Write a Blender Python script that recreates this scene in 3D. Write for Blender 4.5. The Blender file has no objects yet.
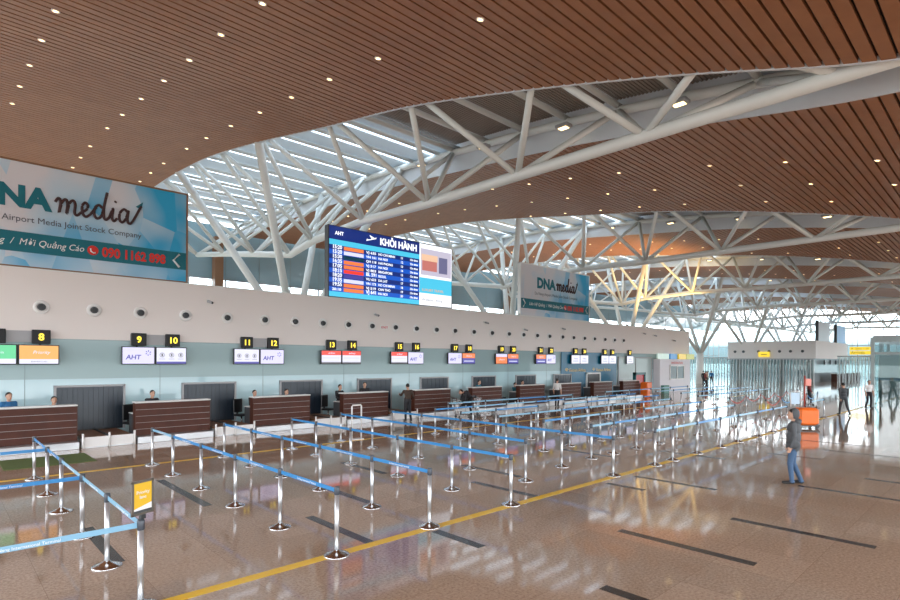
import bpy, math, random
from mathutils import Vector, Matrix
random.seed(7)
SC = bpy.context.scene
COL = SC.collection
PI = math.pi

# ------------------------------------------------------------------ materials
def mat(name, color, rough=0.5, metal=0.0, emit=None, estr=1.0, spec=0.5):
    m = bpy.data.materials.new(name); m.use_nodes = True
    b = m.node_tree.nodes['Principled BSDF']
    b.inputs['Base Color'].default_value = (*color, 1)
    b.inputs['Roughness'].default_value = rough
    b.inputs['Metallic'].default_value = metal
    b.inputs['Specular IOR Level'].default_value = spec
    if emit:
        b.inputs['Emission Color'].default_value = (*emit, 1)
        b.inputs['Emission Strength'].default_value = estr
    return m

def noisy(m, scale, amount, c2, coord='Object', detail=4):
    nt = m.node_tree; b = nt.nodes['Principled BSDF']
    tc = nt.nodes.new('ShaderNodeTexCoord'); n = nt.nodes.new('ShaderNodeTexNoise')
    n.inputs['Scale'].default_value = scale; n.inputs['Detail'].default_value = detail
    mix = nt.nodes.new('ShaderNodeMix'); mix.data_type = 'RGBA'
    mix.inputs['A'].default_value = b.inputs['Base Color'].default_value
    mix.inputs['B'].default_value = (*c2, 1)
    mr = nt.nodes.new('ShaderNodeMapRange')
    mr.inputs['From Min'].default_value = .3; mr.inputs['From Max'].default_value = .7
    mr.inputs['To Max'].default_value = amount
    nt.links.new(tc.outputs[coord], n.inputs['Vector'])
    nt.links.new(n.outputs['Fac'], mr.inputs['Value'])
    nt.links.new(mr.outputs['Result'], mix.inputs['Factor'])
    nt.links.new(mix.outputs['Result'], b.inputs['Base Color'])
    return m

def screen(name, color, s=1.0):
    m = bpy.data.materials.new(name); m.use_nodes = True
    b = m.node_tree.nodes['Principled BSDF']
    b.inputs['Base Color'].default_value = (color[0]*.15, color[1]*.15, color[2]*.15, 1)
    b.inputs['Roughness'].default_value = .3
    b.inputs['Emission Color'].default_value = (*color, 1)
    b.inputs['Emission Strength'].default_value = s*.8
    m.cycles.emission_sampling = 'NONE'
    return m

def thin_glass(name, tint, gloss=.12, rough=.02):
    m = bpy.data.materials.new(name); m.use_nodes = True
    nt = m.node_tree; nt.nodes.clear()
    o = nt.nodes.new('ShaderNodeOutputMaterial'); mx = nt.nodes.new('ShaderNodeMixShader')
    t = nt.nodes.new('ShaderNodeBsdfTransparent'); g = nt.nodes.new('ShaderNodeBsdfGlossy')
    t.inputs['Color'].default_value = (*tint, 1); g.inputs['Roughness'].default_value = rough
    mx.inputs['Fac'].default_value = gloss
    nt.links.new(t.outputs[0], mx.inputs[1]); nt.links.new(g.outputs[0], mx.inputs[2])
    nt.links.new(mx.outputs[0], o.inputs['Surface'])
    return m

def translucent(name, color, k=.7):
    m = bpy.data.materials.new(name); m.use_nodes = True
    nt = m.node_tree; nt.nodes.clear()
    o = nt.nodes.new('ShaderNodeOutputMaterial'); mx = nt.nodes.new('ShaderNodeMixShader')
    t = nt.nodes.new('ShaderNodeBsdfTranslucent'); g = nt.nodes.new('ShaderNodeBsdfDiffuse')
    t.inputs['Color'].default_value = (*color, 1); g.inputs['Color'].default_value = (*color, 1)
    mx.inputs['Fac'].default_value = 1-k
    nt.links.new(t.outputs[0], mx.inputs[1]); nt.links.new(g.outputs[0], mx.inputs[2])
    nt.links.new(mx.outputs[0], o.inputs['Surface'])
    return m

M = {}
M['slat'] = noisy(mat('wood_slat', (.365, .155, .064), .5), 1.5, .6, (.27, .108, .043))
M['backing'] = mat('ceiling_backing', (.03, .022, .018), .9)
M['steel'] = noisy(mat('painted_steel', (.74, .755, .73), .4), .8, .35, (.67, .69, .66))
M['fascia'] = mat('fascia_panel', (.68, .71, .75), .5)
M['deck'] = mat('roof_deck', (.34, .29, .25), .75)
M['wall'] = noisy(mat('white_wall', (.80, .74, .705), .6), .25, .5, (.75, .69, .655))
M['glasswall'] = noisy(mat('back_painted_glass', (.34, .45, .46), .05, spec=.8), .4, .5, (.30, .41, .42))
M['joint'] = mat('glass_joint', (.25, .33, .34), .4)
M['grey'] = mat('grey_panel', (.38, .38, .39), .5)
M['darkgrey'] = mat('dark_grey', (.06, .065, .07), .5)
M['black'] = mat('black_plastic', (.012, .013, .015), .4)
M['rubber'] = mat('rubber_curtain', (.012, .022, .036), .3)
M['white'] = mat('white_lacquer', (.78, .77, .75), .3)
M['walnut'] = noisy(mat('walnut_board', (.085, .024, .012), .5, spec=.3), 3, .7, (.05, .014, .008))
M['chrome'] = mat('brushed_chrome', (.72, .72, .72), .18, 1.0)
M['stainless'] = mat('stainless_front', (.52, .53, .54), .3, .5)
M['belt'] = mat('blue_webbing', (.03, .22, .50), .38)
M['sheenb'] = mat('sheen_blue_webbing', (.22, .43, .58), .38)  # same blue webbing, its sheen painted in as a paler colour
M['redrope'] = mat('red_webbing', (.45, .05, .03), .4)
M['bag_belt'] = mat('conveyor_rubber', (.24, .11, .05), .4)
M['yellow'] = mat('yellow_line', (.84, .50, .012), .35)
M['inlay'] = mat('dark_floor_inlay', (.03, .026, .024), .25)
M['green'] = noisy(mat('green_mat', (.10, .14, .03), .8), 30, .5, (.06, .09, .02))
M['teal'] = mat('teal_panel', (.0, .13, .24), .35)
M['gold'] = mat('gold_letters', (.75, .55, .2), .35)
M['ink'] = mat('brown_ink', (.05, .018, .02), .5)
M['tealink'] = mat('teal_ink', (.0, .15, .20), .5)
M['whiteink'] = mat('white_ink', (.85, .85, .85), .5)
M['redink'] = mat('red_ink', (.7, .03, .02), .5)
M['greyink'] = mat('grey_ink', (.22, .22, .24), .5)
M['woodframe'] = mat('bronze_frame', (.25, .13, .07), .4)
M['orange'] = noisy(mat('orange_tub', (.85, .16, .01), .4), 4, .3, (.75, .12, .01))
M['lamp'] = screen('lamp_glow', (1, .62, .24), 6)
M['flood'] = screen('flood_glow', (1, .72, .34), 3.5)
M['pane'] = thin_glass('window_glass', (.86, .93, .95), .10)
M['greenpane'] = thin_glass('green_glass', (.80, .86, .86), .12)
M['fin'] = mat('pale_fin', (.66, .70, .71), .5)
M['sky_pane'] = thin_glass('skylight_sheet', (.9, .93, .95), .06)
M['blade'] = translucent('skylight_blade', (.68, .72, .74), .22)
M['bluewall'] = noisy(mat('blue_glass_panel', (.30, .44, .50), .08, spec=.8), .3, .5, (.24, .37, .43))
M['skin'] = mat('skin', (.55, .32, .22), .5)
M['hair'] = mat('black_hair', (.012, .010, .009), .5)
M['shoe'] = mat('dark_shoe', (.02, .018, .018), .5)

def floor_mat():
    m = mat('polished_granite', (.3, .22, .17), .06, spec=.45)
    nt = m.node_tree; b = nt.nodes['Principled BSDF']
    tc = nt.nodes.new('ShaderNodeTexCoord')
    n = nt.nodes.new('ShaderNodeTexNoise'); n.inputs['Scale'].default_value = 26; n.inputs['Detail'].default_value = 6
    n.inputs['Roughness'].default_value = .75
    cr = nt.nodes.new('ShaderNodeValToRGB')
    e = cr.color_ramp.elements
    e[0].position = .34; e[0].color = (.30, .20, .135, 1)
    e[1].position = .66; e[1].color = (.54, .39, .28, 1)
    br = nt.nodes.new('ShaderNodeTexBrick')
    br.offset = 0; br.inputs['Scale'].default_value = 1
    br.inputs['Brick Width'].default_value = 1.0; br.inputs['Row Height'].default_value = 1.0
    br.inputs['Mortar Size'].default_value = .004
    br.inputs['Color1'].default_value = (1, 1, 1, 1); br.inputs['Color2'].default_value = (.86, .85, .84, 1)
    br.inputs['Mortar'].default_value = (.72, .68, .64, 1)
    mul = nt.nodes.new('ShaderNodeMix'); mul.data_type = 'RGBA'; mul.blend_type = 'MULTIPLY'; mul.inputs['Factor'].default_value = 1
    nt.links.new(tc.outputs['Object'], n.inputs['Vector']); nt.links.new(tc.outputs['Object'], br.inputs['Vector'])
    nt.links.new(n.outputs['Fac'], cr.inputs['Fac'])
    nt.links.new(cr.outputs['Color'], mul.inputs['A']); nt.links.new(br.outputs['Color'], mul.inputs['B'])
    nt.links.new(mul.outputs['Result'], b.inputs['Base Color'])
    return m
M['floor'] = floor_mat()

# ------------------------------------------------------------------ geometry helpers
class MB:
    def __init__(s): s.v = []; s.f = []; s.mi = []; s.sm = []
    def face(s, idx, mi=0, sm=False): s.f.append(idx); s.mi.append(mi); s.sm.append(sm)
    def box(s, x0, x1, y0, y1, z0, z1, mi=0):
        b = len(s.v)
        s.v += [(x0,y0,z0),(x1,y0,z0),(x1,y1,z0),(x0,y1,z0),(x0,y0,z1),(x1,y0,z1),(x1,y1,z1),(x0,y1,z1)]
        for q in ((0,3,2,1),(4,5,6,7),(0,1,5,4),(1,2,6,5),(2,3,7,6),(3,0,4,7)): s.face(tuple(b+i for i in q), mi)
        return s
    def bevbox(s, x0, x1, y0, y1, z0, z1, r, mi=0):
        # box with chamfered vertical and horizontal edges
        b = len(s.v); rings = []
        for z, k in ((z0, r), (z0+r, 0), (z1-r, 0), (z1, r)):
            a0, a1, c0, c1 = x0+k, x1-k, y0+k, y1-k
            rings.append([(a0+r,c0,z),(a1-r,c0,z),(a1,c0+r,z),(a1,c1-r,z),(a1-r,c1,z),(a0+r,c1,z),(a0,c1-r,z),(a0,c0+r,z)])
        for rg in rings: s.v += rg
        for j in range(3):
            for i in range(8): s.face((b+j*8+i, b+j*8+(i+1)%8, b+(j+1)*8+(i+1)%8, b+(j+1)*8+i), mi)
        s.face(tuple(b+7-i for i in range(8)), mi); s.face(tuple(b+24+i for i in range(8)), mi)
        return s
    def tube(s, p, q, r, n=10, mi=0, r2=None, caps=True):
        p = Vector(p); q = Vector(q); d = (q-p).normalized(); r2 = r if r2 is None else r2
        a = d.cross(Vector((0,0,1)) if abs(d.z) < .95 else Vector((1,0,0))).normalized(); c = d.cross(a)
        b = len(s.v)
        for pt, rr in ((p, r), (q, r2)):
            for i in range(n):
                t = 2*PI*i/n; s.v.append(tuple(pt + a*math.cos(t)*rr + c*math.sin(t)*rr))
        for i in range(n): s.face((b+i, b+(i+1)%n, b+n+(i+1)%n, b+n+i), mi, True)
        if caps:
            s.face(tuple(b+n-1-i for i in range(n)), mi); s.face(tuple(b+n+i for i in range(n)), mi)
        return s
    def path(s, pts, r, n=8, mi=0):
        pts = [Vector(p) for p in pts]; b = len(s.v); N = len(pts)
        for k, p in enumerate(pts):
            d = (pts[min(k+1, N-1)] - pts[max(k-1, 0)]).normalized()
            a = d.cross(Vector((0,0,1)) if abs(d.z) < .95 else Vector((1,0,0))).normalized(); c = d.cross(a)
            for i in range(n):
                t = 2*PI*i/n; s.v.append(tuple(p + a*math.cos(t)*r + c*math.sin(t)*r))
        for k in range(N-1):
            for i in range(n): s.face((b+k*n+i, b+k*n+(i+1)%n, b+(k+1)*n+(i+1)%n, b+(k+1)*n+i), mi, True)
        s.face(tuple(b+n-1-i for i in range(n)), mi); s.face(tuple(b+(N-1)*n+i for i in range(n)), mi)
        return s
    def lathe(s, prof, cx=0, cy=0, cz=0, n=20, mi=0, axis='z', sm=True):
        b = len(s.v)
        for r, z in prof:
            for i in range(n):
                t = 2*PI*i/n
                if axis == 'z': s.v.append((cx+r*math.cos(t), cy+r*math.sin(t), cz+z))
                else: s.v.append((cx+r*math.cos(t), cy-z, cz+r*math.sin(t)))     # axis towards -Y
        for j in range(len(prof)-1):
            for i in range(n): s.face((b+j*n+i, b+j*n+(i+1)%n, b+(j+1)*n+(i+1)%n, b+(j+1)*n+i), mi, sm)
        s.face(tuple(b+n-1-i for i in range(n)), mi); s.face(tuple(b+(len(prof)-1)*n+i for i in range(n)), mi)
        return s
    def ell(s, c, r, n=12, m=8, mi=0):
        b = len(s.v)
        for j in range(1, m):
            ph = PI*j/m
            for i in range(n):
                t = 2*PI*i/n
                s.v.append((c[0]+r[0]*math.sin(ph)*math.cos(t), c[1]+r[1]*math.sin(ph)*math.sin(t), c[2]+r[2]*math.cos(ph)))
        top = len(s.v); s.v.append((c[0], c[1], c[2]+r[2])); bot = len(s.v); s.v.append((c[0], c[1], c[2]-r[2]))
        for j in range(m-2):
            for i in range(n): s.face((b+j*n+i, b+(j+1)*n+i, b+(j+1)*n+(i+1)%n, b+j*n+(i+1)%n), mi, True)
        for i in range(n):
            s.face((top, b+i, b+(i+1)%n), mi, True); s.face((bot, b+(m-2)*n+(i+1)%n, b+(m-2)*n+i), mi, True)
        return s
    def poly(s, pts, mi=0):
        b = len(s.v); s.v += [tuple(p) for p in pts]; s.face(tuple(range(b, b+len(pts))), mi); return s
    def mesh(s, name, mats):
        me = bpy.data.meshes.new(name); me.from_pydata(s.v, [], s.f)
        for m in (mats if isinstance(mats, (list, tuple)) else [mats]): me.materials.append(m)
        me.polygons.foreach_set('material_index', s.mi); me.polygons.foreach_set('use_smooth', s.sm)
        me.update(); return me
    def build(s, name, mats, parent=None, loc=(0,0,0), rz=0):
        return link(name, s.mesh(name, mats), parent, loc, rz)

def link(name, me, parent=None, loc=(0,0,0), rz=0):
    o = bpy.data.objects.new(name, me); COL.objects.link(o)
    o.location = loc; o.rotation_euler = (0, 0, rz); o.parent = parent
    return o
def tag(o, label, cat, group=None, kind=None):
    o['label'] = label; o['category'] = cat
    if group: o['group'] = group
    if kind: o['kind'] = kind
    return o
def thing(name, label, cat, loc=(0,0,0), rz=0, group=None):
    return tag(link(name, None, None, loc, rz), label, cat, group)
def struct(o, label=None):
    o['kind'] = 'structure'
    if label: o['label'] = label
    return o
def dup(root, loc=None, rz=None, label=None):
    def cp(o, par):
        c = o.copy(); COL.objects.link(c)
        if par is not None: c.parent = par
        for ch in o.children: cp(ch, c)
        return c
    r = cp(root, None)
    if loc is not None: r.location = loc
    if rz is not None: r.rotation_euler = (0, 0, rz)
    if label: r['label'] = label
    return r
FIT = []
def text(body, size, loc, m, parent=None, width=None, align='LEFT', rot=(PI/2,0,0), bold=0.0, shear=0.0, name='lettering', ext=.002, line=1.0):
    c = bpy.data.curves.new(name, 'FONT'); c.body = body; c.size = size; c.align_x = align
    c.offset = bold; c.shear = shear; c.extrude = ext; c.space_line = line; c.resolution_u = 3
    c.materials.append(m)
    o = link(name, c, parent, loc); o.rotation_euler = rot
    if width: FIT.append((o, width))
    return o
ORD = 'first second third fourth fifth sixth seventh eighth ninth tenth eleventh twelfth thirteenth fourteenth fifteenth sixteenth seventeenth eighteenth nineteenth twentieth'.split()
def nth(i):
    if i < 20: return ORD[i]
    if i < 29: return 'twenty-' + ORD[i-20]
    return ['thirtieth'][0] if i == 29 else 'thirty-' + ORD[i-30]

# ------------------------------------------------------------------ people (built first, scene still small)
def outfit(name, c): return mat(name, c, .8)
def person(label, loc, rz, joints, clothes, vox=.010, hair='short', hands=True, extra=None):
    J = {k: Vector(v) for k, v in joints.items()}
    B = MB(); bones = []
    def cap(a, b, ra, rb, tagname, n=7, flat=1.0):
        L = (b-a).length; k = max(3, int(L/.03))
        for i in range(k+1):
            t = i/k; p = a.lerp(b, t); r = ra+(rb-ra)*t
            B.ell(p, (r, r*flat, r), 10, 7)
        bones.append((a, b, (ra+rb)/2, tagname))
    def blob(c, r, tagname):
        B.ell(c, r, 16, 10); bones.append((c, c, min(r), tagname))
    top, bot = 'top', 'bottom'
    blob(J['pelvis'], (.165, .115, .12), bot)
    mid = J['pelvis'].lerp(J['chest'], .5)
    blob(mid, (.155, .11, .14), top)
    blob(J['chest'], (.175, .12, .17), top)
    up_ = J['chest'].lerp(J['neck'], .55)
    blob(up_, (.15, .09, .1), top)
    cap(J['neck'] - (J['head']-J['neck'])*.1, J['neck'].lerp(J['head'], .5), .055, .05, 'skin')
    h = J['head']
    B.ell(h, (.076, .096, .118), 18, 12); bones.append((h, h, .1, 'skin'))
    bones.append((h+Vector((0,-.03,-.08)), h+Vector((0,-.03,-.08)), .06, 'skin'))
    B.ell(h+Vector((0,-.05,-.075)), (.05, .05, .045), 10, 8)      # jaw
    B.ell(h+Vector((0,-.1,-.015)), (.016, .022, .026), 8, 6)      # nose
    for s in (-1, 1): B.ell(h+Vector((s*.078, .01, -.01)), (.014, .024, .034), 8, 6)   # ears
    for s, S in ((-1, 'r'), (1, 'l')):
        cap(J['sh'+S], J['el'+S], .062, .05, top)
        cap(J['el'+S], J['wr'+S], .05, .036, top if clothes.get('sleeve', 1) else 'skin')
        cap(up_, J['sh'+S], .08, .064, top)
        d = (J['wr'+S]-J['el'+S]).normalized()
        side = Vector((0, -1, 0)); side = (side - d*side.dot(d)).normalized() if abs(d.y) < .9 else Vector((0,0,1))
        nrm = d.cross(side)
        w = J['wr'+S]; palm = w + d*.055
        cap(w, palm+d*.02, .032, .034, 'skin')
        for k, (o, L) in enumerate(((.030, .062), (.011, .07), (-.009, .066), (-.028, .052))):
            a = w + d*.085 + side*o; m_ = a + d*L*.55 + nrm*s*.004; e = m_ + d*L*.4 - nrm*s*.014
            cap(a - d*.03, m_, .0105, .0095, 'skin'); cap(m_, e, .0095, .0085, 'skin')
        a = w + d*.03 + side*.03; cap(a, a + side*.03 + d*.035, .013, .011, 'skin'); cap(a + side*.03 + d*.035, a + side*.034 + d*.065, .011, .009, 'skin')
        cap(J['hip'+S], J['kn'+S], .09, .064, bot)
        cap(J['kn'+S], J['an'+S], .064, .05, bot)
        cap(J['an'+S]+Vector((0,.02,-.025)), J['to'+S], .046, .036, 'shoe')
    if extra: extra(B, bones)
    me = B.mesh('body', [M['skin']]); o = link('person', me)
    md = o.modifiers.new('r', 'REMESH'); md.mode = 'VOXEL'; md.voxel_size = vox; md.use_smooth_shade = True
    sm = o.modifiers.new('s', 'SMOOTH'); sm.factor = .5; sm.iterations = 3
    dg = bpy.context.evaluated_depsgraph_get()
    me2 = bpy.data.meshes.new_from_object(o.evaluated_get(dg))
    o.modifiers.clear(); o.data = me2; bpy.data.meshes.remove(me)
    order = ['skin', 'top', 'bottom', 'shoe']
    me2.materials.clear()
    for k in order: me2.materials.append({'skin': M['skin'], 'shoe': M['shoe']}.get(k) or clothes[k])
    mi = []
    for p in me2.polygons:
        c = p.center; best = 9; bk = 'top'
        for a, b, r, t in bones:
            ab = b-a; L2 = ab.length_squared
            u = 0 if L2 < 1e-9 else max(0, min(1, (c-a).dot(ab)/L2))
            dd = (c-(a+ab*u)).length - r
            if dd < best: best = dd; bk = t
        mi.append(order.index(bk))
    me2.polygons.foreach_set('material_index', mi); me2.update()
    o.location = loc; o.rotation_euler = (0, 0, rz)
    tag(o, label, 'person')
    hb = MB(); b0 = h + Vector((0, .012, .02))
    n, m_ = 18, 9; rr = (.088, .104, .118)
    for j in range(m_+1):
        for i in range(n):
            t = 2*PI*i/n
            front = max(0, -math.sin(t)); lim = 1.62*(1-.46*front) + .42*max(0, math.sin(t))
            ph = lim*j/m_
            hb.v.append((b0.x+rr[0]*math.sin(ph)*math.cos(t), b0.y+rr[1]*math.sin(ph)*math.sin(t), b0.z+rr[2]*math.cos(ph)))
    for j in range(m_):
        for i in range(n): hb.face((j*n+i, (j+1)*n+i, (j+1)*n+(i+1)%n, j*n+(i+1)%n), 0, True)
    hb.build('hair', M['hair'], o)
    for s in (-1, 1): MB().ell(h+Vector((s*.03, -.088, .012)), (.011, .008, .007), 8, 6).build('eye', M['hair'], o)
    MB().ell(h+Vector((0, -.092, -.06)), (.022, .008, .006), 8, 6).build('mouth', M['redink'], o)
    return o

def stand(stride=0.0, lean=0.0, arms=(0.06, 0.06)):
    f = lambda z: Vector((0, -lean*(z-.9), 0)) if z > .9 else Vector((0, 0, 0))
    J = dict(pelvis=(0,0,.95), chest=(0,0,1.27), neck=(0,.01,1.46), head=(0,-.015,1.62))
    for s, S in ((-1, 'r'), (1, 'l')):
        sw = s*stride
        J['hip'+S] = (s*.085, 0, .9); J['kn'+S] = (s*.095, -.03-sw*.55, .49); J['an'+S] = (s*.1, .02-sw*.9+(.1 if sw < 0 else 0), .085+(.04 if sw < -.05 else 0))
        a = J['an'+S]; J['to'+S] = (a[0]+s*.02, a[1]-.17, .04)
        J['sh'+S] = (s*.185, .01, 1.4); ar = arms[0 if s < 0 else 1]
        J['el'+S] = (s*.235, .03+sw*.35, 1.13); J['wr'+S] = (s*.225, -ar+sw*.7, .89)
    return {k: Vector(v)+f(Vector(v).z) for k, v in J.items()}
def sit(seat=.5):
    z = seat
    J = dict(pelvis=(0,0,z+.1), chest=(0,-.03,z+.42), neck=(0,-.03,z+.61), head=(0,-.07,z+.77))
    for s, S in ((-1, 'r'), (1, 'l')):
        J['hip'+S] = (s*.09, -.02, z+.08); J['kn'+S] = (s*.11, -.44, z+.06); J['an'+S] = (s*.1, -.40, .085); J['to'+S] = (s*.11, -.57, .04)
        J['sh'+S] = (s*.185, -.02, z+.55); J['el'+S] = (s*.23, -.1, z+.29); J['wr'+S] = (s*.13, -.34, z+.26)
    return J
def bend():
    J = stand(.05)
    J['chest'] = Vector((0,-.22,1.15)); J['neck'] = Vector((0,-.4,1.22)); J['head'] = Vector((0,-.55,1.24))
    for s, S in ((-1, 'r'), (1, 'l')):
        J['sh'+S] = Vector((s*.185,-.35,1.17)); J['el'+S] = Vector((s*.22,-.42,.9)); J['wr'+S] = Vector((s*.18,-.55,.72))
    return J
def reach():
    J = stand(.05, .06)
    J['ell'] = Vector((.27,-.2,1.2)); J['wrl'] = Vector((.25,-.46,1.22)); J['elr'] = Vector((-.27,.0,1.14)); J['wrr'] = Vector((-.24,-.2,1.0))
    return J

def coat(B, bones):
    for c, r in (((0, 0, .9), (.205, .15, .17)), ((0, .01, 1.1), (.20, .15, .2)), ((0, .02, 1.3), (.205, .15, .17))):
        B.ell(c, r, 18, 12); bones.append((Vector(c), Vector(c), min(r)+.02, 'top'))
    B.ell((.2, .05, .95), (.07, .11, .1), 12, 8); bones.append((Vector((.2, .05, .95)), Vector((.2, .05, .95)), .09, 'top'))
    B.ell((0, .03, 1.635), (.103, .10, .14), 16, 12); bones.append((Vector((0, .05, 1.63)), Vector((0, .05, 1.63)), .115, 'top'))
    B.ell((0, .1, 1.46), (.11, .07, .07), 12, 8); bones.append((Vector((0, .1, 1.46)), Vector((0, .1, 1.46)), .08, 'top'))
O = {}
O['greyjacket'] = outfit('grey_jacket', (.085, .09, .095)); O['jeans'] = outfit('blue_jeans', (.055, .105, .19))
O['whiteshirt'] = outfit('white_shirt', (.72, .70, .68)); O['blacktrs'] = outfit('black_trousers', (.015, .015, .017))
O['black'] = outfit('black_clothes', (.018, .018, .022)); O['teal'] = outfit('teal_uniform', (.01, .17, .24))
O['brown'] = outfit('brown_jacket', (.05, .03, .02)); O['dkgrey'] = outfit('dark_grey_clothes', (.05, .055, .06))
O['blue'] = outfit('blue_shirt', (.03, .16, .36)); O['maroon'] = outfit('maroon_top', (.2, .03, .03)); O['beige'] = outfit('beige_top', (.45, .33, .24))

person('person in grey jacket and blue jeans standing alone on open polished floor', (14.5, 3.63, 0), -2.95, stand(.04), dict(top=O['greyjacket'], bottom=O['jeans']), .009, extra=coat)
person('person in dark grey clothes striding behind the orange cart', (35.4, 6.5, 0), 2.2, stand(.28, .12), dict(top=O['dkgrey'], bottom=O['dkgrey']))
person('person in white shirt and black trousers standing by the glass vestibule', (41.9, 6.42, 0), -.9, stand(.03), dict(top=O['whiteshirt'], bottom=O['blacktrs'], sleeve=0))
person('person in maroon top and black trousers far behind the orange cart', (42.0, 9.6, 0), .2, stand(.1), dict(top=O['maroon'], bottom=O['black']), .014)
person('person in brown jacket and black trousers leaning on the desk below screen 15', (15.95, 19.55, 0), PI-.35, reach(), dict(top=O['brown'], bottom=O['black']), .011)
person('person in black bending over the chrome luggage trolleys', (19.85, 19.3, 0), -1.9, bend(), dict(top=O['black'], bottom=O['blacktrs']), .012)
person('person in white shirt and black trousers standing between desks 20 and 21', (28.0, 19.75, 0), 1.9, stand(.04), dict(top=O['whiteshirt'], bottom=O['blacktrs'], sleeve=0), .012)
person('person in black standing half hidden behind the leaning person at desk 15', (15.3, 22.1, 0), -.3, stand(0), dict(top=O['black'], bottom=O['black']), .014)
person('person in blue shirt standing behind the desk under the green screen', (1.75, 22.1, 0.0), .4, stand(0), dict(top=O['blue'], bottom=O['black']), .014)
STAFF = [((2.85, 21.6), 'black', 'low behind the desk under the orange screen', .62), ((5.75, 21.6), 'black', 'behind the desk under white screens 9 and 10', .72),
         ((9.55, 21.6), 'black', 'at the open end of the desk under screens 11 and 12', .6), ((10.95, 21.6), 'beige', 'low behind the middle of the desk under screen 12', .6),
         ((13.6, 21.6), 'black', 'at open end of desk under red screens 13 and 14', .72), ((22.95, 21.6), 'teal', 'behind the desk under screens 17 and 18', .72),
         ((26.2, 21.6), 'teal', 'in the gap beside the desk under screens 19 and 20', .5), ((26.9, 21.6), 'beige', 'behind the desk under screens 19 and 20', .62)]
for (x, y), c, where, seat in STAFF:
    x, y, seat = x*1.018, 22.08, seat+.06
    person('seated person in %s %s' % ({'black': 'black', 'teal': 'teal uniform', 'beige': 'beige top'}[c], where), (x, y, .0), 0.15, sit(seat), dict(top=O[c], bottom=O['black']), .013)
QUE = [(63.5, 24.6, 'maroon', 'maroon top'), (65.5, 25.2, 'beige', 'beige top'), (67.5, 26.4, 'black', 'black clothes'), (70, 26.4, 'blue', 'blue shirt'), (72.6, 28.6, 'brown', 'brown jacket')]
for i, (x, y, c, d) in enumerate(QUE):
    person('distant person in %s queueing beyond the white booth' % d, (x, y, 0), .6*i, stand(.05), dict(top=O[c], bottom=O['black']), .018)

# ------------------------------------------------------------------ floor, lines, inlays
WY = 22.7
struct(MB().box(-40, 140, -40, 60, -.3, 0).build('floor', M['floor']))
struct(MB().box(-600, 900, -600, 700, -.6, -.31).build('ground', mat('ground_outside', (.22, .25, .22), .9)))
struct(MB().box(-8, 52, 6.86-.085, 6.86+.085, 0, .003).build('trim_1', M['yellow']), 'yellow floor line nearest the open concourse')
struct(MB().box(-8, 52, 16.10-.08, 16.10+.08, 0, .003).build('trim_2', M['yellow']), 'yellow floor line nearest the check-in desks')
INL = [(1.88, 8.64, 10.76), (3.86, 10.8, 13.86), (4.93, 6.88, 8.84), (6.06, 5.63, 6.69), (6.1, 1.6, 3.6), (8.35, 2.54, 4.62), (9.14, 6.88, 8.8), (10.48, 1.51, 3.59),
       (11.35, 5.69, 6.6), (12.56, 4.62, 6.55), (14.4, -1, 3.5), (18.8, 4.0, 5.4), (16.7, 5.9, 7.9), (14.6, 8.2, 10.2), (6.3, 8.9, 10.9), (8.2, 10.9, 12.9), (10.4, 8.4, 10.4), (12.6, 10.4, 12.4), (20.9, 1.0, 4.4), (16.5, .5, 2.6), (22.9, 3.3, 6.2)]
for i, (x, a, b) in enumerate(INL):
    struct(MB().box(x-.085, x+.085, a, b, 0, .002).build('trim_%d' % (i+3), M['inlay']))
tag(MB().bevbox(1.3, 3.3, 17.6, 19.3, 0, .015, .004).build('floor_mat', M['green']), 'olive green rubber mat on floor before the desk under orange screen', 'mat')

# ------------------------------------------------------------------ the long check-in wall
WX0, WX1, GZ, WZ = -8, 54.5, 3.5, 5.79
w = struct(MB().box(WX0, WX1, WY, WY+.35, GZ, WZ).build('wall_left', M['wall']))
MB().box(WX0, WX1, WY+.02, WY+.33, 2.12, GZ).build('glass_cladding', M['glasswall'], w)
MB().box(WX0, WX1, WY+.02, WY+.33, 0, 2.12).build('glass_cladding', noisy(mat('pale_aqua_band', (.46, .64, .68), .05, spec=.7), .4, .5, (.42, .6, .65)), w)  # lower band of the cladding, coloured paler and bluer than the upper
jb = MB()
for k in range(-2, 15): jb.box(4.1*k+2.2, 4.1*k+2.22, WY+.012, WY+.03, 0, GZ)
jb.box(WX0, WX1, WY+.008, WY+.03, GZ-.03, GZ)
jb.build('glass_joint', M['joint'], w)
MB().box(WX0, WX1, WY-.02, WY+.37, WZ, WZ+.04).build('wall_cap', M['white'], w)

# jet nozzles
t = thing('air_nozzle', 'x', 'air nozzle', (2.64, WY, 4.55), 0, 'round air nozzles on the white wall')
MB().lathe([(.23, 0), (.23, .02), (.21, .05), (.14, .055), (.12, .03)], n=24, axis='y').build('nozzle_ring', M['white'], t)
nb_ = MB().lathe([(.118, .0), (.118, .07), (.10, .13), (.088, .135), (.082, .05)], n=20, axis='y').build('nozzle_barrel', M['darkgrey'], t)
MB().lathe([(.08, .04), (.08, .06)], n=16, axis='y').build('nozzle_mouth', M['black'], nb_)
NZ = [2.98, 4.68, 6.34, 8.13, 9.97, 11.8, 13.42, 15.01, 16.6, 18.19, 19.87, 21.5, 23.15, 24.79, 26.57, 28.41, 30.24, 31.91, 33.58, 35.16, 36.92, 38.49, 40.14, 41.71, 43.44, 45.09, 46.72]
for i, x in enumerate(NZ):
    r = t if i == 0 else dup(t)
    r.location = (x*.887, WY, 4.55); r['label'] = 'round black air nozzle on white wall, %s along from the near billboard end' % nth(i)

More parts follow.
